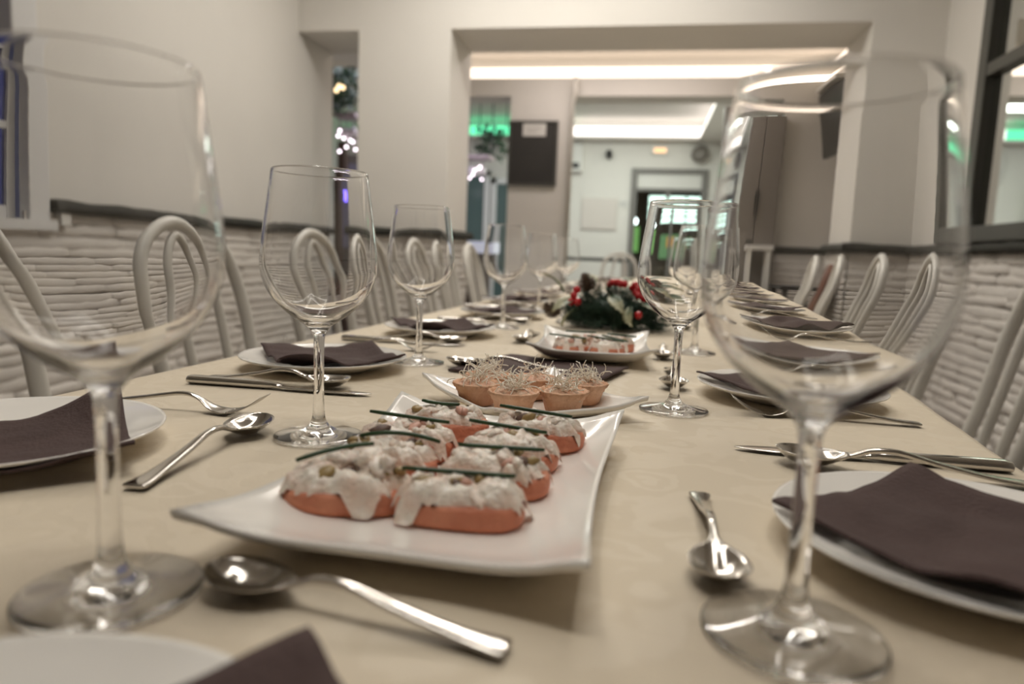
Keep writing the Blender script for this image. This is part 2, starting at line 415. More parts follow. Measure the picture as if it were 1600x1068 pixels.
bb = thing('chalkboard', 'dark framed chalkboard with a pale card hung on the column', 'chalkboard', (0, YP, 0))
bevel(link('frame', MB().box(-1.225, -1.205, -.03, 0, 1.50, 2.05).box(-.815, -.795, -.03, 0, 1.50, 2.05).box(-1.205, -.815, -.03, 0, 1.50, 1.52).box(-1.205, -.815, -.03, 0, 2.03, 2.05).me('frame', DARKFR, False), bb), .003)
link('board', boxme('board', BLACKB, -1.205, -.815, -.02, 0, 1.52, 2.03), bb)
cd = link('card', boxme('card', PLASTIC, -1.10, -.90, -.026, -.02, 1.92, 2.025), bb)
SCR = mat('pencil_grey', (.25, .24, .23), .8)
link('lettering', MB().box(-1.07, -1.02, -.028, -.026, 1.985, 1.99).box(-1.01, -.94, -.028, -.026, 1.985, 1.99).box(-1.06, -.98, -.028, -.026, 1.955, 1.96).me('lettering', SCR, False), cd)
pp = MB().tube([(-.68, YP-.03, 0), (-.68, YP-.03, 2.2), (-.66, YP-.06, 2.26), (-.66, YP-.06, 2.4)], .022, 10)
tag(link('downpipe', pp.me('downpipe', CHAIRW)), 'white pipe running up beside the chalkboard column', 'pipe')

gp = thing('grey_cabinet', 'tall grey cabinet with two doors under the beam', 'cabinet', (.57, YP-.10, 0))
bevel(link('body', boxme('body', GREYP, 0, .415, .0, .095, .0, 2.16), gp))
for k in (0, 1):
    d = bevel(link('door', boxme('door', GREYP, .008+.205*k, .205+.205*k, -.018, 0, .02, 2.14), gp))
    link('handle', boxme('handle', DARK, .18+.03*k, .19+.03*k, -.04, -.018, 1.3, 1.5), d)
link('label', boxme('label', DARK, .13, .20, -.021, -.018, 1.08, 1.10), gp)

tv = thing('wall_screen', 'dark screen tilted on a bracket high behind the right pier', 'screen', (1.325, 5.74, 2.0))
sc = bevel(link('screen', boxme('screen', DARK, -.02, .02, -.32, .32, -.25, .25), tv)); sc.rotation_euler = (0, R(-9), R(3))
link('bracket', boxme('bracket', PLASTIC, .0, .265, -.06, .06, -.03, .03), tv)
link('top_casing', boxme('top_casing', PLASTIC, -.10, .0, -.32, .32, .26, .30), tv)

# end wall: glazed entrance door with lit things outside
dr = struct('door_1', MB().box(-.24, -.16, 9.96, 10.08, 0, 2.13).box(.70, .78, 9.96, 10.08, 0, 2.13).box(-.16, .70, 9.96, 10.08, 2.07, 2.13).box(-.16, .70, 9.98, 10.06, 1.83, 1.87).box(.24, .29, 9.98, 10.06, 0, 1.83).me('door_1', mat('door_frame_grey', (.18, .17, .16), .4), False))
link('transom_panel', boxme('transom_panel', PLASTIC, -.16, .70, 10.0, 10.03, 1.87, 2.07), dr)
for a, b in ((-.16, .24), (.29, .70)): link('pane', boxme('pane', glass('door_glass', (.9, .95, .92)), a, b, 10.015, 10.025, .05, 1.83), dr)
struct('wall_porch', MB().box(-1.2, 1.8, 12.3, 12.4, 0, 2.8).box(-1.2, -1.1, 10.15, 12.3, 0, 2.8).box(1.7, 1.8, 10.15, 12.3, 0, 2.8).box(-1.2, 1.8, 10.15, 12.4, 2.8, 2.85).me('wall_porch', mat('porch_brown', (.17, .10, .065), .7), False))
lw = thing('lit_window', 'bright barred window glowing beyond the glass door', 'window', (.02, 12.2, 1.56))
for i in range(3):
    for k in range(3): link('pane', boxme('pane', emis('lit_pane', (.80, 1.0, .92), 2.6), .31*k, .31*k+.28, 0, .02, .14*i, .14*i+.115), lw)
link('bars', boxme('bars', DARKFR, -.03, .95, .02, .05, -.03, .45), lw)
lp = thing('green_poster', 'green lit poster panel beyond the glass door', 'poster', (-.34, 12.2, 1.02))
link('panel', boxme('panel', emis('poster_green', (.30, .65, .18), .7), 0, .22, 0, .02, 0, .42), lp); link('frame', boxme('frame', DARKFR, -.02, .24, .02, .04, -.02, .44), lp)
lp = thing('green_display', 'wide green display panel low beyond the glass door', 'poster', (.08, 12.15, .93))
link('panel', boxme('panel', emis('poster_green2', (.24, .48, .22), .6), 0, .62, 0, .02, 0, .40), lp); link('frame', boxme('frame', DARKFR, -.02, .64, .02, .04, -.02, .42), lp)
lp = thing('orange_notice', 'orange notice in front of the green display outside', 'notice', (.24, 12.05, 1.12))
link('sheet', boxme('sheet', emis('poster_orange', (.85, .42, .12), .8), 0, .19, 0, .01, 0, .16), lp); link('post', boxme('post', DARKFR, .085, .105, .01, .03, -1.12, .1), lp)
lb = thing('porch_lamp', 'white globe lamp glowing outside the glass door', 'lamp', (-.20, 11.6, 1.50))
link('globe', MB().blob((0, 0, 0), .055, rough=0, seg=16, rings=10).me('globe', emis('lamp_white', (.9, .95, 1), 9)), lb)
link('arm', MB().tube([(0, .02, .05), (0, .1, .25), (0, .68, .3)], .008).me('arm', DARK), lb)

o = thing('notice_board', 'pale square board pinned on the end wall', 'board', (-.91, 10, 1.28))
bevel(link('frame', boxme('frame', mat('board_frame', (.62, .58, .54), .5), 0, .50, -.02, 0, 0, .44), o)); link('sheet', boxme('sheet', mat('board_sheet', (.66, .61, .57), .6), .02, .48, -.024, -.02, .02, .42), o)
o = thing('small_notice', 'small white sheet on the end wall near the door', 'notice', (-.40, 10, 1.60))
link('sheet', boxme('sheet', PLASTIC, 0, .15, -.008, 0, 0, .10), o); link('lettering', MB().box(.02, .12, -.01, -.008, .065, .072).box(.02, .10, -.01, -.008, .035, .042).me('lettering', SCR, False), o)
o = thing('wall_heater', 'white wall unit with a dark vent on the end wall', 'appliance', (-1.16, 10, 2.06))
bevel(link('casing', boxme('casing', PLASTIC, 0, .24, -.10, 0, 0, .38), o), .012); link('vent', boxme('vent', DARK, .03, .20, -.108, -.10, .05, .12), o)
o = thing('spotlight', 'small dark spotlight mounted on the end wall', 'spotlight', (-.56, 9.94, 2.30))
link('lamp_head', MB().lathe([(0, -.06), (.035, -.06), (.045, .05), (0, .05)], 14).me('lamp_head', DARK), o, rot=(R(60), 0, 0)); link('bracket', boxme('bracket', DARK, -.015, .015, 0, .06, -.01, .02), o)
o = thing('exit_light', 'glowing orange emergency light above the door', 'light', (.12, 9.96, 2.37))
bevel(link('housing', boxme('housing', PLASTIC, -.12, .12, 0, .04, -.05, .05), o)); link('lens', boxme('lens', emis('amber', (1, .62, .32), 1.6), -.08, .08, -.012, 0, -.03, .03), o)
o = thing('wall_speaker', 'round grey speaker high in the corner by the door', 'speaker', (.64, 9.93, 2.33))
link('housing', MB().lathe([(0, -.05), (.09, -.05), (.12, 0), (.09, .05), (0, .05)], 20).me('housing', GREYP), o, rot=(R(75), 0, R(-25)), scale=(1, 1, 1)); link('bracket', boxme('bracket', DARK, -.02, .02, 0, .07, -.02, .02), o)

# green-lit glazed door, bar and hanging glass racks at left
gd = thing('glazed_door', 'white framed glazed double door in the green lit room', 'door', (-3.3, 9.86, 0))
bevel(link('frame', MB().box(0, .08, 0, .06, 0, 2.05).box(1.02, 1.10, 0, .06, 0, 2.05).box(.50, .60, 0, .06, 0, 2.05).box(0, 1.1, 0, .06, 1.97, 2.05).box(0, 1.1, 0, .06, 0, .2).me('frame', WHITEFR, False), gd))
DG = mat('dim_glass', (.10, .15, .15), .1)
for a, b in ((.08, .50), (.60, 1.02)): link('pane', boxme('pane', DG, a, b, .02, .03, .2, 1.97), gd)
gd2 = thing('glazed_door', 'second white glazed door beside the chalkboard column', 'door', (-2.18, 9.86, 0))
bevel(link('frame', MB().box(0, .08, 0, .06, 0, 1.95).box(.62, .70, 0, .06, 0, 1.95).box(.30, .38, 0, .06, 0, 1.95).box(0, .70, 0, .06, 1.87, 1.95).me('frame', WHITEFR, False), gd2))
for a, b in ((.08, .30), (.38, .62)): link('pane', boxme('pane', DG, a, b, .02, .03, 0, 1.87), gd2)

br = thing('bar_counter', 'bar counter with a pale glowing top and dark wood front', 'bar counter', (-2.45, 7.9, 0))
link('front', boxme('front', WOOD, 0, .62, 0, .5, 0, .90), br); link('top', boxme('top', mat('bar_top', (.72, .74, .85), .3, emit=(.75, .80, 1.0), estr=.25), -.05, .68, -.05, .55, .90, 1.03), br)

RACK_GLINT = emis('rack_glint', (1.0, .86, .95), 7)  # glowing beads stand in for highlights on the hanging glasses
def glass_rack(label, loc, n, sx, sz, seed):
    rnd = random.Random(seed); t = thing('glass_rack', label, 'glass rack', loc, group='hanging bar racks')
    link('rods', MB().box(-sx, -sx+.012, -.006, .006, .04, 2.755-loc[2]).box(sx-.012, sx, -.006, .006, .04, 2.755-loc[2]).me('rods', DARK, False), t)
    link('board', boxme('board', mat('rack_mauve', (.42, .34, .36), .5), -sx, sx, -.14, .14, 0, .04), t)
    for k in range(n):
        x = rnd.uniform(-sx, sx)*.9; y = rnd.uniform(-.1, .1); z = -rnd.uniform(.06, sz)
        p = link('hanging_glass', GH, t, (x, y, -.02), scale=(1, 1, 1))
        link('glint', MB().blob((0, 0, 0), .013, rough=0, seg=10, rings=6).me('glint', RACK_GLINT), p, (rnd.uniform(-.02, .02), -.03, z))
    return t
GH = MB().lathe([(.028, 0), (.004, -.006), (.004, -.07), (.030, -.10), (.034, -.14), (.028, -.17), (.026, -.17), (.031, -.14), (.027, -.104), (0, -.08)], 14).me('hanging_glass', mat('bar_glass', (.55, .50, .52), .1))
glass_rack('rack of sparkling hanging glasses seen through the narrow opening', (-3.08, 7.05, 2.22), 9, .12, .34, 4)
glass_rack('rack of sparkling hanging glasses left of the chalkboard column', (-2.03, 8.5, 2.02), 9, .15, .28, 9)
def garland(label, loc, sx, sz, n, seed, nb):
    rnd = random.Random(seed); t = thing('garland', label, 'garland', loc, group='bar garlands'); mb = MB()
    for k in range(n):
        c = Vector((rnd.uniform(-sx, sx), rnd.uniform(-.1, .1), rnd.uniform(-sz, sz))); d = Vector((rnd.gauss(0, 1), rnd.gauss(0, 1), rnd.gauss(0, 1))).normalized(); u = d.orthogonal().normalized()
        b = len(mb.v); L = rnd.uniform(.06, .11)
        mb.v += [tuple(c), tuple(c+d*L*.5+u*.022), tuple(c+d*L), tuple(c+d*L*.5-u*.022)]; mb.f.append((b, b+1, b+2, b+3))
    o = link('foliage', mb.me('foliage', GREENL, False), t); o['kind'] = 'stuff'
    for k in range(nb):
        link('bulb', MB().blob((0, 0, 0), .022, rough=0, seg=10, rings=6).me('bulb', emis('warm_bulb', (1, .72, .40), 3)), t, (rnd.uniform(-.03, .09), -.14, rnd.uniform(-.07, .0)))
    link('wire', MB().tube([(-sx, 0, 2.755-loc[2]), (-sx, 0, sz), (0, 0, sz*.6), (sx, 0, sz), (sx, 0, 2.755-loc[2])], .006).me('wire', DARK), t)
    return t
garland('green garland with warm bulbs in the narrow opening', (-3.05, 6.78, 2.46), .14, .20, 260, 3, 3)
garland('green garland in the green lit room by the column', (-1.95, 8.82, 2.26), .17, .16, 200, 5, 0)
o = thing('wooden_post', 'dark wooden post at the bar in the narrow opening', 'post', (-3.18, 7.15, 0))
bevel(link('shaft', boxme('shaft', WOOD, -.05, .03, -.05, .05, 0, 2.0), o)); bevel(link('base', boxme('base', WOOD, -.08, .06, -.08, .08, 0, .15), o))
o = thing('bar_fridge', 'bar fridge glowing blue in the narrow opening', 'fridge', (-3.27, 7.35, 0))
bevel(link('body', boxme('body', GREYP, 0, .24, 0, .4, 0, 1.9), o)); link('window', boxme('window', mat('fridge_glass', (.3, .3, .4), .2), .03, .21, -.01, 0, .9, 1.8), o)
link('blue_lamp', boxme('blue_lamp', emis('blue_led', (.22, .15, 1), 3.0), .10, .15, -.03, -.01, 1.42, 1.56), o)
struct('baseboard_partition', boxme('baseboard_partition', PAINT, -1.22, -.70, YP-.015, YP, 0, .1))

def simple_table(label, loc, sx, sy, h, top, leg, rz=0):
    t = thing('side_table', label, 'table', loc, rz, 'tables in the rooms behind')
    bevel(link('tabletop', boxme('tabletop', top, -sx, sx, -sy, sy, h-.035, h), t))
    for a in (-1, 1):
        for b in (-1, 1): link('leg', boxme('leg', leg, a*(sx-.04)-.02, a*(sx-.04)+.02, b*(sy-.04)-.02, b*(sy-.04)+.02, 0, h-.035), t)
    return t
simple_table('dark square table by the right pier beyond the opening', (1.10, 5.55, 0), .17, .3, .74, DARK, DARK)
simple_table('white legged table against the grey cabinet', (.82, 5.95, 0), .13, .11, 1.05, PLASTIC, PLASTIC)
simple_table('dark table in front of the end wall', (-.62, 7.6, 0), .45, .35, .90, DARK, PLASTIC)
def leather_chair(label, loc, rz):
    t = thing('leather_chair', label, 'chair', loc, rz)
    P = []
    for i in range(9):
        row = []
        for j in range(7):
            u, v = j/6*2-1, i/8
            row.append((-.22-.10*v-.03*(1-u*u), .21*u*(1-.12*v), .45+.47*v-.06*u*u*v))
        P.append(row)
    link('backrest', MB().grid(P, [[(p[0]-.04, p[1], p[2]) for p in r] for r in P]).me('backrest', BROWNCH), t)
    bevel(link('seat', boxme('seat', BROWNCH, -.22, .22, -.22, .22, .40, .47), t), .02)
    for a in (-.19, .19):
        for b in (-.19, .19): link('leg', boxme('leg', WOOD, a-.015, a+.015, b-.015, b+.015, 0, .40), t)
    return t
leather_chair('brown leather chair behind the white chairs at the right pier', (.80, 4.80, 0), R(168))

# ------------------------------------------------------------------ dining table and cloth
TZ = .75
def xl(y): return -.588+.037*y
def xr(y): return .25+.09*y
Y0, Y1 = -.35, 5.7
dt = thing('dining_table', 'long dining table under the white cloth', 'table', (0, 0, 0))
mb = MB(); b = [(xl(Y0)+.012, Y0+.012), (xr(Y0)-.012, Y0+.012), (xr(Y1)-.012, Y1-.012), (xl(Y1)+.012, Y1-.012)]
mb.v = [(x, y, TZ-.03) for x, y in b]+[(x, y, TZ-.004) for x, y in b]; mb.f = [(3, 2, 1, 0), (4, 5, 6, 7), (0, 1, 5, 4), (1, 2, 6, 5), (2, 3, 7, 6), (3, 0, 4, 7)]
link('tabletop', mb.me('tabletop', WOOD, False), dt)
for y in (-.2, 1.3, 2.8, 4.2, 5.5):
    for x in (xl(y)+.08, xr(y)-.08): link('leg', boxme('leg', WOOD, x-.025, x+.025, y-.025, y+.025, 0, TZ-.03), dt)
rows = []; NY = 150
for i in range(NY+1):
    y = Y0+(Y1-Y0)*i/NY; row = []
    wob = .010*noise.noise(Vector((y*3, 1, 0)))+.004*noise.noise(Vector((y*11, 1, 0)))
    wob2 = .010*noise.noise(Vector((y*3, 7, 0)))+.004*noise.noise(Vector((y*11, 7, 0)))
    fl = .07*math.exp(-((y-3.2)/.35)**2)+.012*math.exp(-((y-.95)/.12)**2)
    for k in range(7, 0, -1):
        q = k/7; row.append((xl(y)-.012-.02*q-(.022*math.sin(y*9.5)+.012*math.sin(y*23))*q+wob, y, TZ-.006-.27*q))
    row.append((xl(y)-.008+wob*.5, y, TZ-.002))
    for j in range(41):
        x = xl(y)+(xr(y)-xl(y))*j/40
        row.append((x, y, TZ))
    row.append((xr(y)+.008+wob2*.5+fl*.3, y, TZ-.002-fl*.05))
    for k in range(1, 8):
        q = k/7; row.append((xr(y)+.012+.02*q+(.022*math.sin(y*8.7+1)+.012*math.sin(y*21))*q+wob2+fl*(1-.2*q), y, TZ-.006-fl*.3-.26*q))
    rows.append(row)
# end drop
last = rows[-1]
for k in range(1, 6):
    q = k/5; rows.append([(p[0], Y1+.012+.02*q+.015*math.sin(p[0]*14)*q, p[2]-(.27*q if p[2] > TZ-.01 else 0)) for p in last])
tag(link('tablecloth', MB().grid(rows).me('tablecloth', CLOTH)), 'long white damask cloth covering the dining table', 'tablecloth')

# ------------------------------------------------------------------ wine glass
H = .216
def glass_profile():
    o = [(0, .0008), (.020, .0004), (.0345, 0), (.0356, .0008), (.0350, .0022), (.024, .0042), (.012, .0072), (.0068, .0125), (.0047, .022), (.0041, .05), (.0044, .080), (.0060, .0875), (.0115, .0935),
         (.0220, .1005), (.0320, .1095), (.0400, .1200), (.0448, .1320), (.0462, .1420), (.0456, .1540), (.0436, .1720), (.0407, .1930), (.0381, .2120), (.0377, .2150), (.0374, .2160)]
    i = [(.0370, .2164), (.0365, .2161), (.0364, .2150), (.0370, .2120), (.0397, .1930), (.0426, .1720), (.0446, .1540), (.0452, .1420), (.0438, .1325), (.0389, .1210), (.0308, .1108), (.0205, .1025), (.0105, .0968), (.0040, .0950), (0, .0947)]
    return o, i
def wine_glass():
    # smooth the profile with a Catmull-Rom
    def cr(P, n=3):
        out = []
        for k in range(len(P)-1):
            p0 = P[max(k-1, 0)]; p1 = P[k]; p2 = P[k+1]; p3 = P[min(k+2, len(P)-1)]
            for s in range(n):
                t = s/n; f = []
                for a in (0, 1):
                    f.append(.5*((2*p1[a])+(-p0[a]+p2[a])*t+(2*p0[a]-5*p1[a]+4*p2[a]-p3[a])*t*t+(-p0[a]+3*p1[a]-3*p2[a]+p3[a])*t**3))
                out.append((max(0, f[0]), f[1]))
        out.append(P[-1]); return out
    o, i = glass_profile(); k = 10
    return o, cr(o), cr(i)
_o, _po, _pi = wine_glass()
GLASS_ME = MB().lathe(_po+_pi, 56).me('wine_glass', GLASSM)
GL = [('left', [(-.225, .262), (-.258, .535), (-.303, .939), (-.287, 1.46), (-.285, 1.98), (-.268, 2.47)]),
      ('right', [(.072, .303), (.040, .751), (.094, 1.24), (.105, 1.93), (.13, 2.40), (.16, 3.1)])]
for side, L in GL:
    for i, (x, y) in enumerate(L):
        o = link('wine_glass', GLASS_ME, None, (x, y, TZ+.0006), (0, 0, random.uniform(0, 6)), (1.055,)*3 if i == 0 else (1, 1, 1))
        tag(o, 'empty clear wine glass, '+nth(i, side), 'wine glass', 'wine glasses on the table')

# ------------------------------------------------------------------ plates and napkins
def plate_me():
    o = [(0, .0035), (.045, .0035), (.058, .0045), (.070, .0080), (.090, .0135), (.1035, .0170), (.1055, .0180), (.1060, .0172), (.1052, .0160), (.092, .0112), (.074, .0055), (.062, .0005), (.056, 0), (.054, .0012), (0, .0012)]
    return MB().lathe(o, 56).me('plate', PORC)
PLATE = plate_me()
def napkin_me(seed, s=.152, peak=.010, lift=0):
    P = []; Q = []; n = 26
    for i in range(n+1):
        rp, rq = [], []
        for j in range(n+1):
            u, v = i/n-.5, j/n-.5; x, y = u*s, v*s; r = math.hypot(x, y)
            w1 = noise.noise(Vector((u*1.7+seed*5, v*1.7, seed)))*peak + .0025*noise.noise(Vector((u*7, v*7, seed+3)))
            base = .0062 + max(0, r-.055)*.235 if r < .105 else .0062+.05*.235
            # lies on the plate, lifting towards the corners
            z = max(.0046+max(0, r-.058)*.30, base+abs(w1)*.9+.003*(abs(u)+abs(v)))
            z += lift*math.exp(-((u-.5)**2+(v-.5)**2)/.10)
            rp.append((x, y, z+.0022)); rq.append((x, y, z))
        P.append(rp); Q.append(rq)
    return MB().grid(P, Q).me('napkin', NAPK)
NAP = [napkin_me(k+1, peak=p) for k, p in enumerate((.030, .022, .012, .016, .026))]
PL = [('left', [(-.160, .103), (-.452, .428), (-.402, .850), (-.372, 1.285), (-.338, 1.715), (-.385, 2.15), (-.385, 2.66), (-.31, 3.02), (-.29, 3.45), (-.28, 3.9), (-.26, 4.33), (-.24, 4.77)]),
      ('right', [(.188, .410), (.178, .868), (.255, 1.285), (.262, 1.72), (.30, 2.15), (.33, 2.58), (.36, 3.02), (.40, 3.45), (.43, 3.9), (.47, 4.33), (.50, 4.77)])]
NAP.append(napkin_me(3, s=.135, peak=.006, lift=.020))
NAPROT = {('left', 0): 47, ('left', 1): 43, ('left', 2): 38, ('right', 0): 44, ('right', 1): 40}
for side, L in PL:
    for i, (x, y) in enumerate(L):
        o = link('plate', PLATE, None, (x, y, TZ+.0004)); tag(o, 'round white plate under a brown napkin, '+nth(i, side), 'plate', 'round dinner plates')
        rot = NAPROT.get((side, i), 40+random.uniform(-8, 12))
        k = {('left', 0): 2, ('left', 1): 5, ('left', 2): 1, ('right', 0): 2}.get((side, i), (i*2+(side == 'right')) % 5)
        nx = {('left', 0): (.060, -.002), ('left', 1): (.032, -.022), ('left', 2): (.008, .0)}.get((side, i), (0, 0))
        o = link('napkin', NAP[k], None, (x+nx[0], y+nx[1], TZ+(.006 if (side, i) == ('left', 0) else .0010)), (0, 0, R(rot)))
        tag(o, 'folded brown paper napkin on the plate '+nth(i, side), 'napkin', 'brown napkins on the plates')

# ------------------------------------------------------------------ cutlery (local +X = tip)
def loft(secs, th=.0012, nc=9):
    """secs: (x, halfwidth, z, dish depth, thickness)"""
    P, Q = [], []
    for (x, w_, z, d, t) in secs:
        rp, rq = [], []
        for j in range(nc):
            u = j/(nc-1)*2-1
            zz = z - d*(1-u*u)
            rp.append((x, u*w_, zz+t*.5*(1-.6*u**4))); rq.append((x, u*w_, zz-t*.5*(1-.6*u**4)))
        P.append(rp); Q.append(rq)
    return MB().grid(P, Q)
def smooth_secs(S, n=4):
    out = []
    for k in range(len(S)-1):
        p0 = S[max(k-1, 0)]; p1 = S[k]; p2 = S[k+1]; p3 = S[min(k+2, len(S)-1)]
        for s in range(n):
            t = s/n
            out.append(tuple(.5*((2*p1[a])+(-p0[a]+p2[a])*t+(2*p0[a]-5*p1[a]+4*p2[a]-p3[a])*t*t+(-p0[a]+3*p1[a]-3*p2[a]+p3[a])*t**3) for a in range(5)))
    out.append(S[-1]); return out
SP_H = smooth_secs([(-.085, .0052, .0030, 0, .0022), (-.082, .0082, .0032, 0, .0028), (-.060, .0058, .0050, 0, .0030), (-.025, .0042, .0110, 0, .0036), (.000, .0030, .0165, 0, .0040), (.018, .0026, .0160, 0, .0040), (.028, .0030, .0125, 0, .0036), (.034, .0050, .0112, .0006, .0026)])
SP_B = smooth_secs([(.034, .0050, .0112, .0006, .0026), (.042, .0120, .0110, .0050, .0016), (.052, .0168, .0108, .0088, .0012), (.064, .0182, .0112, .0098, .0012), (.074, .0160, .0118, .0080, .0012), (.081, .0105, .0124, .0040, .0012), (.0850, .0030, .0128, .0006, .0012)])
SPOON_H = loft(SP_H).me('spoon_handle', STEEL); SPOON_B = loft(SP_B, nc=13).me('spoon_bowl', STEEL)
def spoon(label, loc, ang, sc=1.0, group='spoons'):
    t = thing('spoon', label, 'spoon', (loc[0], loc[1], TZ+.0005), R(ang), group)
    link('handle', SPOON_H, t, scale=(sc, sc, sc)); link('bowl', SPOON_B, t, scale=(sc, sc, sc)); return t
FK_H = smooth_secs([(-.095, .0042, .0028, 0, .0022), (-.092, .0068, .0030, 0, .0028), (-.065, .0058, .0050, 0, .0030), (-.020, .0038, .0120, 0, .0036), (.010, .0030, .0165, 0, .0038), (.026, .0036, .0130, 0, .0032), (.038, .0078, .0055, .0006, .0022), (.050, .0112, .0024, .0010, .0018), (.058, .0118, .0030, .0010, .0016)])
FORK_H = loft(FK_H).me('fork_handle', STEEL)
TINE = loft(smooth_secs([(.0, .0019, .0025, 0, .0015), (.012, .0017, .0055, 0, .0014), (.024, .0014, .0118, 0, .0013), (.034, .0006, .0190, 0, .0010)]), nc=5).me('tine', STEEL)
def fork(label, loc, ang, group='forks'):
    t = thing('fork', label, 'fork', (loc[0], loc[1], TZ+.0005), R(ang), group)
    link('handle', FORK_H, t)
    for k in range(4): link('tine', TINE, t, (.057, (k-1.5)*.0062, 0))
    return t
KN_H = loft(smooth_secs([(-.105, .0066, .0050, 0, .0075), (-.102, .0082, .0050, 0, .0090), (-.06, .0078, .0050, 0, .0085), (-.02, .0064, .0048, 0, .0080), (-.006, .0048, .0046, 0, .0068), (.000, .0062, .0044, 0, .0055), (.004, .0052, .0042, 0, .0040)])).me('knife_handle', STEEL)
KN_B = loft(smooth_secs([(.002, .0050, .0040, 0, .0030), (.012, .0072, .0036, 0, .0020), (.055, .0092, .0030, 0, .0016), (.085, .0078, .0030, 0, .0014), (.100, .0040, .0030, 0, .0012), (.107, .0006, .0030, 0, .0010)])).me('knife_blade', STEEL)
def knife(label, loc, ang, group='knives'):
    t = thing('knife', label, 'knife', (loc[0], loc[1], TZ), R(ang), group)
    link('handle', KN_H, t); link('blade', KN_B, t); return t
# left-hand diners face +X: fork beyond the plate (far side), knife and spoon on the near side
fork('steel fork with tines up in front of the left napkin plate', (-.425, .578), 4)
knife('steel knife lying left of the platter of toasts', (-.385, .700), 1)
spoon('steel spoon lying beside the left knife, bowl tip raised', (-.400, .728), 2)
spoon('dessert spoon with bowl near the second left glass', (-.311, .462), 93)
spoon('blurred dessert spoon in the foreground below the platter', (-.1156, .2685), 171, .86)
fork('fork behind the stem of the third left glass', (-.395, 1.045), 8)
knife('knife behind the second left glass stem, before the third left plate', (-.392, 1.128), 3)
spoon('spoon next to the knife before the third left plate', (-.375, 1.156), 4)
spoon('dark handled spoon beside the brown runner napkin', (-.175, .935), 184, 1.0)
# right-hand diners
spoon('dessert spoon standing bowl towards camera left of the right plate', (.046, .402), 270, .86)
knife('long steel knife beyond the nearest right plate', (.192, .611), 181)
spoon('spoon half under the nearest right napkin, beside the knife', (.202, .574), 176, 1.05)
fork('steel fork before the second right plate, behind the glass stem', (.190, .762), 181)
spoon('dessert spoon behind the stem of the second right glass', (.045, .942), 270)
spoon('dessert spoon left of the third right glass base', (.040, 1.200), 268)
for i in range(2, 9):
    y = PL[1][1][i][1]; x = PL[1][1][i][0]; s = ORD[i]
    knife('knife beyond the %s right plate from the camera' % s, (x+.02, y+.185), 181+random.uniform(-3, 3))
    spoon('spoon beside the %s right plate from the camera' % s, (x+.02, y+.148), 179+random.uniform(-4, 4))
    fork('fork before the %s right plate from the camera' % s, (x+.01, y-.135), 180+random.uniform(-4, 4))
    if i > 2: spoon('dessert spoon inside the %s right plate from the camera' % s, (x-.16, y), 270)
for i in range(4, 10):
    x, y = PL[0][1][i]; s = ORD[i]
    knife('knife before the %s left plate from the camera' % s, (x-.01, y-.17), 2+random.uniform(-3, 3))
    spoon('spoon beside the %s left plate from the camera' % s, (x+.01, y-.135), 2+random.uniform(-3, 3))
    fork('fork beyond the %s left plate from the camera' % s, (x-.01, y+.14), 2+random.uniform(-3, 3))
    spoon('dessert spoon inside the %s left plate from the camera' % s, (x+.15, y), 90)
spoon('shiny dessert spoon by the third platter of toasts', (-.205, 1.30), 268)

# ------------------------------------------------------------------ platters
def platter_me(a, b, hm=.020, hc=.016, conc=.09, th=.0045, flat=.60):
    P, Q = [], []; n = 40
    for i in range(n+1):
        rp, rq = [], []
        for j in range(n+1):
            u, v = i/n*2-1, j/n*2-1
            x = a*u*(1-conc*(1-v*v)*abs(u)); y = b*v*(1-conc*(1-u*u)*abs(v))
            m = (abs(u)**6+abs(v)**6)**(1/6.)
            q = max(0, (m-flat)/(1-flat)); q = min(q, 1.15)
            z = .0065+hm*q**1.7+hc*(abs(u)*abs(v))**3
            rp.append((x, y, z)); sgn = 1-.5*q
            rq.append((x*(.992), y*(.992), max(0.0, z-th)))
        P.append(rp); Q.append(rq)
    return MB().grid(P, Q).me('platter', PORC)
PX, PY = -.115, .430
tag(link('platter', platter_me(.099, .154, .013, .009, .08), None, (PX+.005, PY+.006, TZ+.0004), (0, 0, R(-1))), 'large white rectangular platter with upturned corners holding eight toasts', 'platter', 'serving platters')
tag(link('platter', platter_me(.083, .090, .011, .006, .07), None, (-.108, .702, TZ+.0004), (0, 0, R(38))), 'white square platter turned diagonally under the tartlets', 'platter', 'serving platters')
tag(link('platter', platter_me(.093, .130, .016, .006), None, (-.072, 1.125, TZ+.0004), (0, 0, R(2))), 'white platter of toasts in front of the Christmas centrepiece', 'platter', 'serving platters')

# brown runner napkin lying flat on the cloth
P, Q = [], []
cn = [Vector((-.245, .885)), Vector((-.195, 1.062)), Vector((-.012, .985)), Vector((-.050, .845))]
for i in range(17):
    rp, rq = [], []
    for j in range(17):
        u, v = i/16, j/16
        p = cn[0].lerp(cn[1], u).lerp(cn[3].lerp(cn[2], u), v)
        z = TZ+.0025+.003*abs(noise.noise(Vector((u*3, v*3, 4))))+.004*(max(0, v-.8)/.2)**2
        rp.append((p.x, p.y, z+.0016)); rq.append((p.x, p.y, z-.0012))
    P.append(rp); Q.append(rq)
tag(link('napkin', MB().grid(P, Q).me('napkin', NAPK)), 'flat dark brown napkin between the tartlet platter and the next platter', 'napkin')

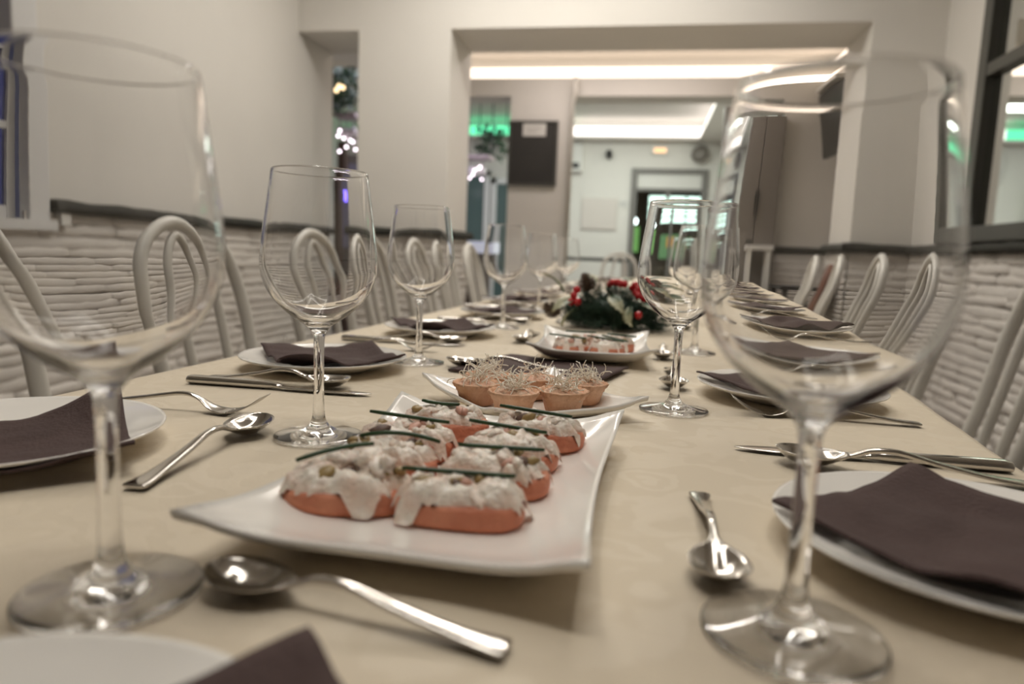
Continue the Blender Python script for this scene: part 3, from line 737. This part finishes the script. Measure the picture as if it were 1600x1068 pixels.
# ------------------------------------------------------------------ toasts with spread
def canape(label, loc, rz, a, b, seed, chive, group, z0, strips=()):
    rnd = random.Random(seed); t = thing('toast', label, 'toast', (loc[0], loc[1], z0), R(rz), group)
    hb = .0135; n = 40
    def out(k):
        an = 2*math.pi*k/n; c, s = math.cos(an), math.sin(an)
        return (a*math.copysign(abs(c)**.62, c), b*math.copysign(abs(s)**.72, s))
    mb = MB(); rings = [(.90, 0), (.98, .002), (1.0, .007), (.985, hb-.003), (.95, hb-.0005)]
    for (f, z) in rings:
        for k in range(n):
            x, y = out(k); q = 1+.025*noise.noise(Vector((x*60, y*60, seed)))
            mb.v.append((x*f*q, y*f*q, z))
    for r in range(len(rings)-1):
        for k in range(n): mb.f.append((r*n+k, r*n+(k+1) % n, (r+1)*n+(k+1) % n, (r+1)*n+k))
    mb.f.append(tuple(range(n))[::-1]); mb.f.append(tuple((len(rings)-1)*n+k for k in range(n)))
    link('bread_slice', mb.me('bread_slice', BREAD), t)
    # spread: lumpy cap with drips over the rim
    m2 = MB(); nr = 24; mm = 84
    top = []
    for r in range(nr+1):
        for k in range(mm):
            an = 2*math.pi*k/mm; c, s = math.cos(an), math.sin(an)
            ox, oy = a*math.copysign(abs(c)**.62, c), b*math.copysign(abs(s)**.72, s)
            dr = noise.noise(Vector((c*2.2, s*2.2, seed*2.3)))+.8*noise.noise(Vector((c*5.5, s*5.5, seed)))
            reach = min(1.12, max(.66, .93+.36*dr))
            f = reach*(r/nr); x, y = ox*f, oy*f
            lump = .0065*(noise.noise(Vector((x*80, y*80, seed*1.3)))+.3)+.0022*noise.noise(Vector((x*230, y*230, seed)))
            z = hb+.0035+(.0035+lump)*(1-(r/nr)**5) - .0045*(r/nr)**8
            if f > .95:
                z = hb+.002-(f-.95)/.15*(.010+.010*abs(dr)); z = max(.0015, z); x *= 1.02; y *= 1.02
            if r == nr and f <= .95: z = hb-.001
            m2.v.append((x, y, z))
    for r in range(nr):
        for k in range(mm): m2.f.append((r*mm+k, (r+1)*mm+k, (r+1)*mm+(k+1) % mm, r*mm+(k+1) % mm))
    m2.f = [tuple(reversed(q)) for q in m2.f]
    link('spread', m2.me('spread', CREAM), t)
    for k, (sp, ln, ang) in enumerate(strips):
        link('cream_lump', MB().blob((0, 0, 0), (ln*.5, .0065, .0065), seed*5+k, .9, 14, 10).me('cream_lump', CREAM), t, (sp[0], sp[1], hb+.0105), (0, R(-10), R(ang)))
    for k in range(12):
        an = rnd.uniform(0, 6.28); f = rnd.uniform(.1, .8); mtl = rnd.choice((HAM, PICKLE, PICKLE, MUSH, CREAM, CREAM, CREAM, CREAM))
        nm = {HAM.name: 'ham_piece', PICKLE.name: 'pickle_piece', MUSH.name: 'mushroom_piece', CREAM.name: 'cream_lump'}[mtl.name]
        link(nm, MB().blob((0, 0, 0), (rnd.uniform(.004, .008), rnd.uniform(.003, .005), rnd.uniform(.0025, .0045)), seed*7+k, .5).me(nm, mtl), t,
             (a*f*math.cos(an), b*f*math.sin(an), hb+.0078), (rnd.uniform(-.5, .5), rnd.uniform(-.5, .5), rnd.uniform(0, 6)))
    for (p0, p1, sag) in chive:
        pts = []
        for k in range(9):
            q = k/8; pts.append((p0[0]+(p1[0]-p0[0])*q, p0[1]+(p1[1]-p0[1])*q, hb+.0120+p0[2]+(p1[2]-p0[2])*q+sag*4*q*(1-q)))
        link('chive', MB().tube(pts, [.0012]+[.00155]*7+[.0012], 8).me('chive', CHIVE), t)
    return t
ZP = TZ+.0072
G1 = 'toasts on the large platter'
canape('front left toast with spread heaped towards the middle', (-.163, .378), 10, .038, .023, 11, [((-.030, -.004, .001), (.010, .021, .006), .002)], G1, ZP, [((.010, .004), .022, 62), ((.020, -.002), .020, 100), ((-.004, .006), .016, 30)])
canape('front right toast with a straight chive along the back', (-.094, .375), 2, .037, .021, 12, [((-.036, .004, .0), (.030, .006, 0), 0)], G1, ZP)
canape('toast behind the front right one with a thin chive', (-.086, .430), -4, .036, .021, 13, [((-.026, .004, 0), (.030, .010, .001), 0)], G1, ZP)
canape('toast behind the front left one with a thick curved chive', (-.160, .432), 5, .034, .021, 14, [((-.020, .006, .0), (.034, .010, -.002), .004)], G1, ZP)
canape('third toast of the right column, broad chive on top', (-.087, .483), -6, .036, .021, 15, [((-.034, .010, .002), (.026, .006, 0), 0)], G1, ZP)
canape('third toast of the left column with a long thin chive', (-.164, .486), 0, .036, .021, 16, [((-.034, .012, .002), (.030, .006, 0), 0)], G1, ZP)
canape('rearmost right toast beside the platter corner', (-.073, .538), -5, .036, .021, 17, [((-.034, .004, .002), (.026, -.002, 0), 0)], G1, ZP+.002)
canape('rearmost left toast with a short dark chive', (-.150, .541), 3, .035, .021, 18, [((-.022, .006, .001), (.010, .004, 0), -.001)], G1, ZP+.002)
G2 = 'toasts on the far platter'
canape('toast at the left of the platter by the centrepiece', (-.103, 1.085), 20, .028, .019, 21, [((-.034, .01, .004), (.02, -.012, 0), .0)], G2, ZP)
canape('toast at the front right of the platter by the centrepiece', (-.051, 1.085), -8, .028, .019, 22, [((-.03, .008, .003), (.03, -.01, 0), .0), ((-.01, .02, .004), (.035, -.004, 0), 0)], G2, ZP)
canape('toast at the back left of the platter by the centrepiece', (-.088, 1.135), 10, .029, .020, 23, [((-.03, .0, .004), (.02, .012, .002), .0)], G2, ZP+.001)
canape('toast at the back right of the platter by the centrepiece', (-.032, 1.135), 60, .028, .020, 24, [((-.02, .01, .004), (.02, -.02, 0), .0)], G2, ZP+.001)

# ------------------------------------------------------------------ tartlets
def shell_me():
    w_ = lambda a, z: 1+(.05*math.cos(18*a) if z > .0175 else 0)
    return MB().lathe([(0, 0), (.0150, 0), (.0165, .0008), (.0195, .0110), (.0200, .0136), (.0213, .0140), (.0216, .0160), (.0228, .0180), (.0246, .0212), (.0230, .0222), (.0208, .0180), (.0190, .0150), (0, .0145)], 60, wob=w_).me('pastry_shell', PASTRY)
SHELL = shell_me()
def fill_me(seed):
    mb = MB(); nr, mm = 8, 32
    for r in range(nr+1):
        for k in range(mm):
            a = 2*math.pi*k/mm; f = r/nr*.0215; x, y = f*math.cos(a), f*math.sin(a)
            mb.v.append((x, y, .0185+.0060*(1-(r/nr)**2)+.0026*noise.noise(Vector((x*150, y*150, seed)))))
    for r in range(nr):
        for k in range(mm): mb.f.append((r*mm+k, (r+1)*mm+k, (r+1)*mm+(k+1) % mm, r*mm+(k+1) % mm))
    return mb.me('filling', FILL)
def sprouts_me(seed, n=60):
    rnd = random.Random(seed); mb = MB()
    for k in range(n):
        p = Vector((rnd.gauss(0, .0075), rnd.gauss(0, .0075), .023+rnd.uniform(0, .007)))
        d = Vector((rnd.gauss(0, 1), rnd.gauss(0, 1), rnd.uniform(-.1, 1.0))).normalized(); pts = [tuple(p)]
        ax = Vector((rnd.gauss(0, 1), rnd.gauss(0, 1), rnd.gauss(0, .6))).normalized(); st = rnd.uniform(-.55, .55)
        rot = Matrix.Rotation(st, 3, ax); step = rnd.uniform(.0016, .0024)
        for q in range(9):
            d = (rot @ d + Vector((rnd.gauss(0, .12), rnd.gauss(0, .12), rnd.gauss(0, .12)))).normalized()
            p = p+d*step
            if p.z < .010: p.z = .010
            pts.append(tuple(p))
        mb.tube(pts, .00042+.00014*rnd.random(), 4)
    return mb.me('sprouts', SPROUT)
TL = [((-.1530, .664), 'leftmost tartlet in front, sprouts spilling to the right'), ((-.1105, .634), 'front middle tartlet piled with white sprouts'), ((-.0660, .656), 'front right tartlet with a tall sprout heap'), ((-.1530, .715), 'back left tartlet behind the leftmost one'), ((-.1030, .716), 'rearmost tartlet with a sparse sprout topping'), ((-.0500, .706), 'right rear tartlet with a single long sprout')]
for i, ((x, y), lb_) in enumerate(TL):
    t = thing('tartlet', lb_, 'tartlet', (x-.003, y+.011, TZ+.0080), random.uniform(0, 6), 'pastry tartlets')
    link('pastry_shell', SHELL, t); link('filling', fill_me(i), t)
    o = link('sprouts', sprouts_me(40+i, 32 if i == 4 else 62), t); o['kind'] = 'stuff'

# ------------------------------------------------------------------ Christmas centrepiece
cp = thing('centrepiece', 'Christmas centrepiece of pine, red berries, cones and variegated leaves', 'centrepiece', (-.058, 1.605, TZ))
rnd = random.Random(5); mb = MB()
def hull(a, e):   # half ellipsoid radius
    return Vector((math.cos(a)*math.cos(e)*.135, math.sin(a)*math.cos(e)*.115, math.sin(e)*.085+.004))
link('core', MB().blob((0, 0, .036), (.075, .062, .033), 2, .3, 14, 8).me('core', NEEDLE), cp)
for k in range(210):
    a = rnd.uniform(0, 6.283); e = math.asin(rnd.uniform(.02, 1)); base = hull(a, e)*.55; d = (hull(a, e)-Vector((0, 0, -.01))).normalized()
    d = (d+Vector((rnd.gauss(0, .3), rnd.gauss(0, .3), rnd.gauss(0, .3)))).normalized(); L = rnd.uniform(.04, .06)
    for s in range(26):
        q = rnd.random(); p = base+d*L*q; nd = (d*.8+Vector((rnd.gauss(0, 1), rnd.gauss(0, 1), rnd.gauss(0, 1))).normalized()).normalized()
        ln = rnd.uniform(.014, .026); u = nd.orthogonal().normalized()*.0011; v = nd.cross(u).normalized()*.0011; b = len(mb.v); tip = p+nd*ln
        if tip.z < .002 or p.z < .001: continue
        mb.v += [tuple(p+u), tuple(p-u*.5+v), tuple(p-u*.5-v), tuple(tip)]; mb.f += [(b, b+1, b+3), (b+1, b+2, b+3), (b+2, b, b+3)]
o = link('pine_needles', mb.me('pine_needles', NEEDLE, False), cp); o['kind'] = 'stuff'
def leaf_me(seed):
    P, Q = [], []
    for i in range(13):
        q = i/12; w_ = .013*math.sin(math.pi*q**.85)*(1+.22*math.cos(q*34)); rp, rq = [], []
        for j in range(5):
            u = j/2-1; z = .008*math.sin(q*3)+.004*u*u
            rp.append((q*.062, u*w_, z+.0006)); rq.append((q*.062, u*w_, z))
        P.append(rp); Q.append(rq)
    return MB().grid(P, Q).me('variegated_leaf', LEAFV)
LEAF = leaf_me(0)
for (x, y, z, rx, ry, rz) in [(-.01, -.085, .075, .5, .55, -55), (.035, -.095, .055, .9, .6, -80), (.055, -.08, .060, .4, .4, -20), (-.085, -.06, .065, -.4, .5, -140), (.08, -.05, .070, .3, .2, 10), (-.115, -.03, .075, .2, -.6, 165), (.05, -.03, .095, .2, -.1, 15), (.085, .02, .075, .1, .1, 40), (-.05, .05, .09, 0, -.3, 120), (-.075, -.075, .045, .6, .6, -120), (.105, -.06, .045, .4, .5, -40), (.02, .06, .10, 0, 0, 80)]:
    link('variegated_leaf', LEAF, cp, (x, y, z), (rx, ry, R(rz)), (1.1, 1.1, 1.1))
BER = MB().blob((0, 0, 0), .0085, rough=.05, seg=14, rings=9).me('berry', BERRY)
for (x, y, z) in [(-.088, -.068, .073), (-.079, -.075, .060), (-.093, -.072, .059), (-.083, -.062, .085), (.010, -.030, .102), (.002, -.032, .104), (-.007, -.03, .103), (-.012, -.025, .099), (.018, -.028, .101), (.042, -.035, .100), (.048, -.038, .092), (.045, -.040, .084), (.050, -.045, .078), (.053, -.102, .040), (.038, -.03, .094), (.062, -.045, .072)]:
    link('berry', BER, cp, (x, y, z))
def cone_me():
    mb = MB(); mb.blob((0, 0, .018), (.009, .009, .018), 1, .1)
    for k in range(46):
        z = .002+.034*k/46; a = k*2.4; rr = .0165*math.sin(math.pi*(.18+.78*k/46)); b = len(mb.v)
        c, s = math.cos(a), math.sin(a); w_ = .0055
        mb.v += [(c*.004, s*.004, z), (c*rr-s*w_, s*rr+c*w_, z+.003), (c*(rr+.003), s*(rr+.003), z+.006), (c*rr+s*w_, s*rr-c*w_, z+.003), (c*rr, s*rr, z+.0005)]
        mb.f += [(b, b+1, b+2), (b, b+2, b+3), (b+4, b+2, b+1), (b+4, b+3, b+2), (b, b+4, b+1), (b, b+3, b+4)]
    return mb.me('pine_cone', CONE, False)
CN = cone_me()
for (x, y, z, rx, ry) in [(-.058, -.03, .080, -.2, -.25), (-.118, -.055, .028, -.9, -.7), (.070, -.03, .062, -.3, .7)]:
    link('pine_cone', CN, cp, (x, y, z), (rx, ry, 1), (1.1, 1.1, 1.1))

# ------------------------------------------------------------------ bentwood chairs (local: seat centre at origin, faces +X)
def chain(P, n=6):
    P = [Vector(p) for p in P]; out = []
    for k in range(len(P)-1):
        p0 = P[max(k-1, 0)]; p1 = P[k]; p2 = P[k+1]; p3 = P[min(k+2, len(P)-1)]
        for s in range(n):
            t = s/n; out.append(.5*((2*p1)+(-p0+p2)*t+(2*p0-5*p1+4*p2-p3)*t*t+(-p0+3*p1-3*p2+p3)*t**3))
    out.append(P[-1]); return out
def hoop(w0, w1, ztop, z0, rad, legs):
    def bx(z): return -.165-.115*max(0, (z-.45)/.5)-(.05*max(0, (.45-z)/.45))
    L = []
    side = ([(bx(0), w0*1.02, 0), (bx(.25), w0, .25)] if legs else [])+[(bx(z0), w0, z0), (bx(.62), w0+(w1-w0)*.55, .62), (bx(.76), w1, .76), (bx(ztop-.07), w1*.86, ztop-.075), (bx(ztop-.02), w1*.52, ztop-.022)]
    pts = side+[(bx(ztop), 0, ztop)]+[(p[0], -p[1], p[2]) for p in reversed(side)]
    return MB().tube(chain(pts, 5), rad, 10)
HOOP = hoop(.140, .152, .945, .45, .0145, True).me('back_hoop', CHAIRW)
HOOP2 = hoop(.055, .060, .918, .46, .0105, False).me('inner_hoop', CHAIRW)
SEATR = MB().lathe([(.165, .445), (.196, .436), (.205, .452), (.196, .470), (.165, .466)], 36, closed=True).me('seat_ring', CHAIRW)
SEAT = MB().lathe([(0, .452), (.172, .450), (.172, .462), (0, .458)], 30).me('seat_panel', CANE)
FLEG = [MB().tube(chain([(.135, s*.125, .445), (.165, s*.145, .25), (.20, s*.165, 0)], 4), [.0165]*6+[.014]*3, 10).me('leg', CHAIRW) for s in (-1, 1)]
FRING = MB().tube([(.145*math.cos(a)-.01, .145*math.sin(a), .24) for a in [2*math.pi*k/28 for k in range(28)]], .0095, 8, closed=True).me('leg_ring', CHAIRW)
def chair(label, loc, rz, group):
    t = thing('bentwood_chair', label, 'chair', (loc[0], loc[1], 0), R(rz), group)
    link('back_hoop', HOOP, t); link('inner_hoop', HOOP2, t); link('seat_ring', SEATR, t); link('seat_panel', SEAT, t)
    for m in FLEG: link('leg', m, t)
    link('leg_ring', FRING, t); return t
for i, (x, y, a) in enumerate([(-.69, .795, 4), (-.69, 1.345, -3), (-.73, 1.99, -6), (-.72, 2.48, 3), (-.72, 2.95, -2), (-.72, 3.42, 2), (-.70, 3.9, 0)]):
    chair('white bentwood chair with a double hoop back, '+nth(i, 'left'), (x, y), a, 'chairs along the left side')
for i, (x, y, a) in enumerate([(.54, 1.60, 172), (.535, 2.11, 171), (.53, 2.62, 173), (.56, 3.30, 170), (.55, 3.74, 174)]):
    chair('white bentwood chair with a double hoop back, '+nth(i, 'right'), (x, y), a, 'chairs along the right side')
chair('white bentwood chair at the far end of the table', (-.22, 6.0), -92, 'chair at the head of the table')
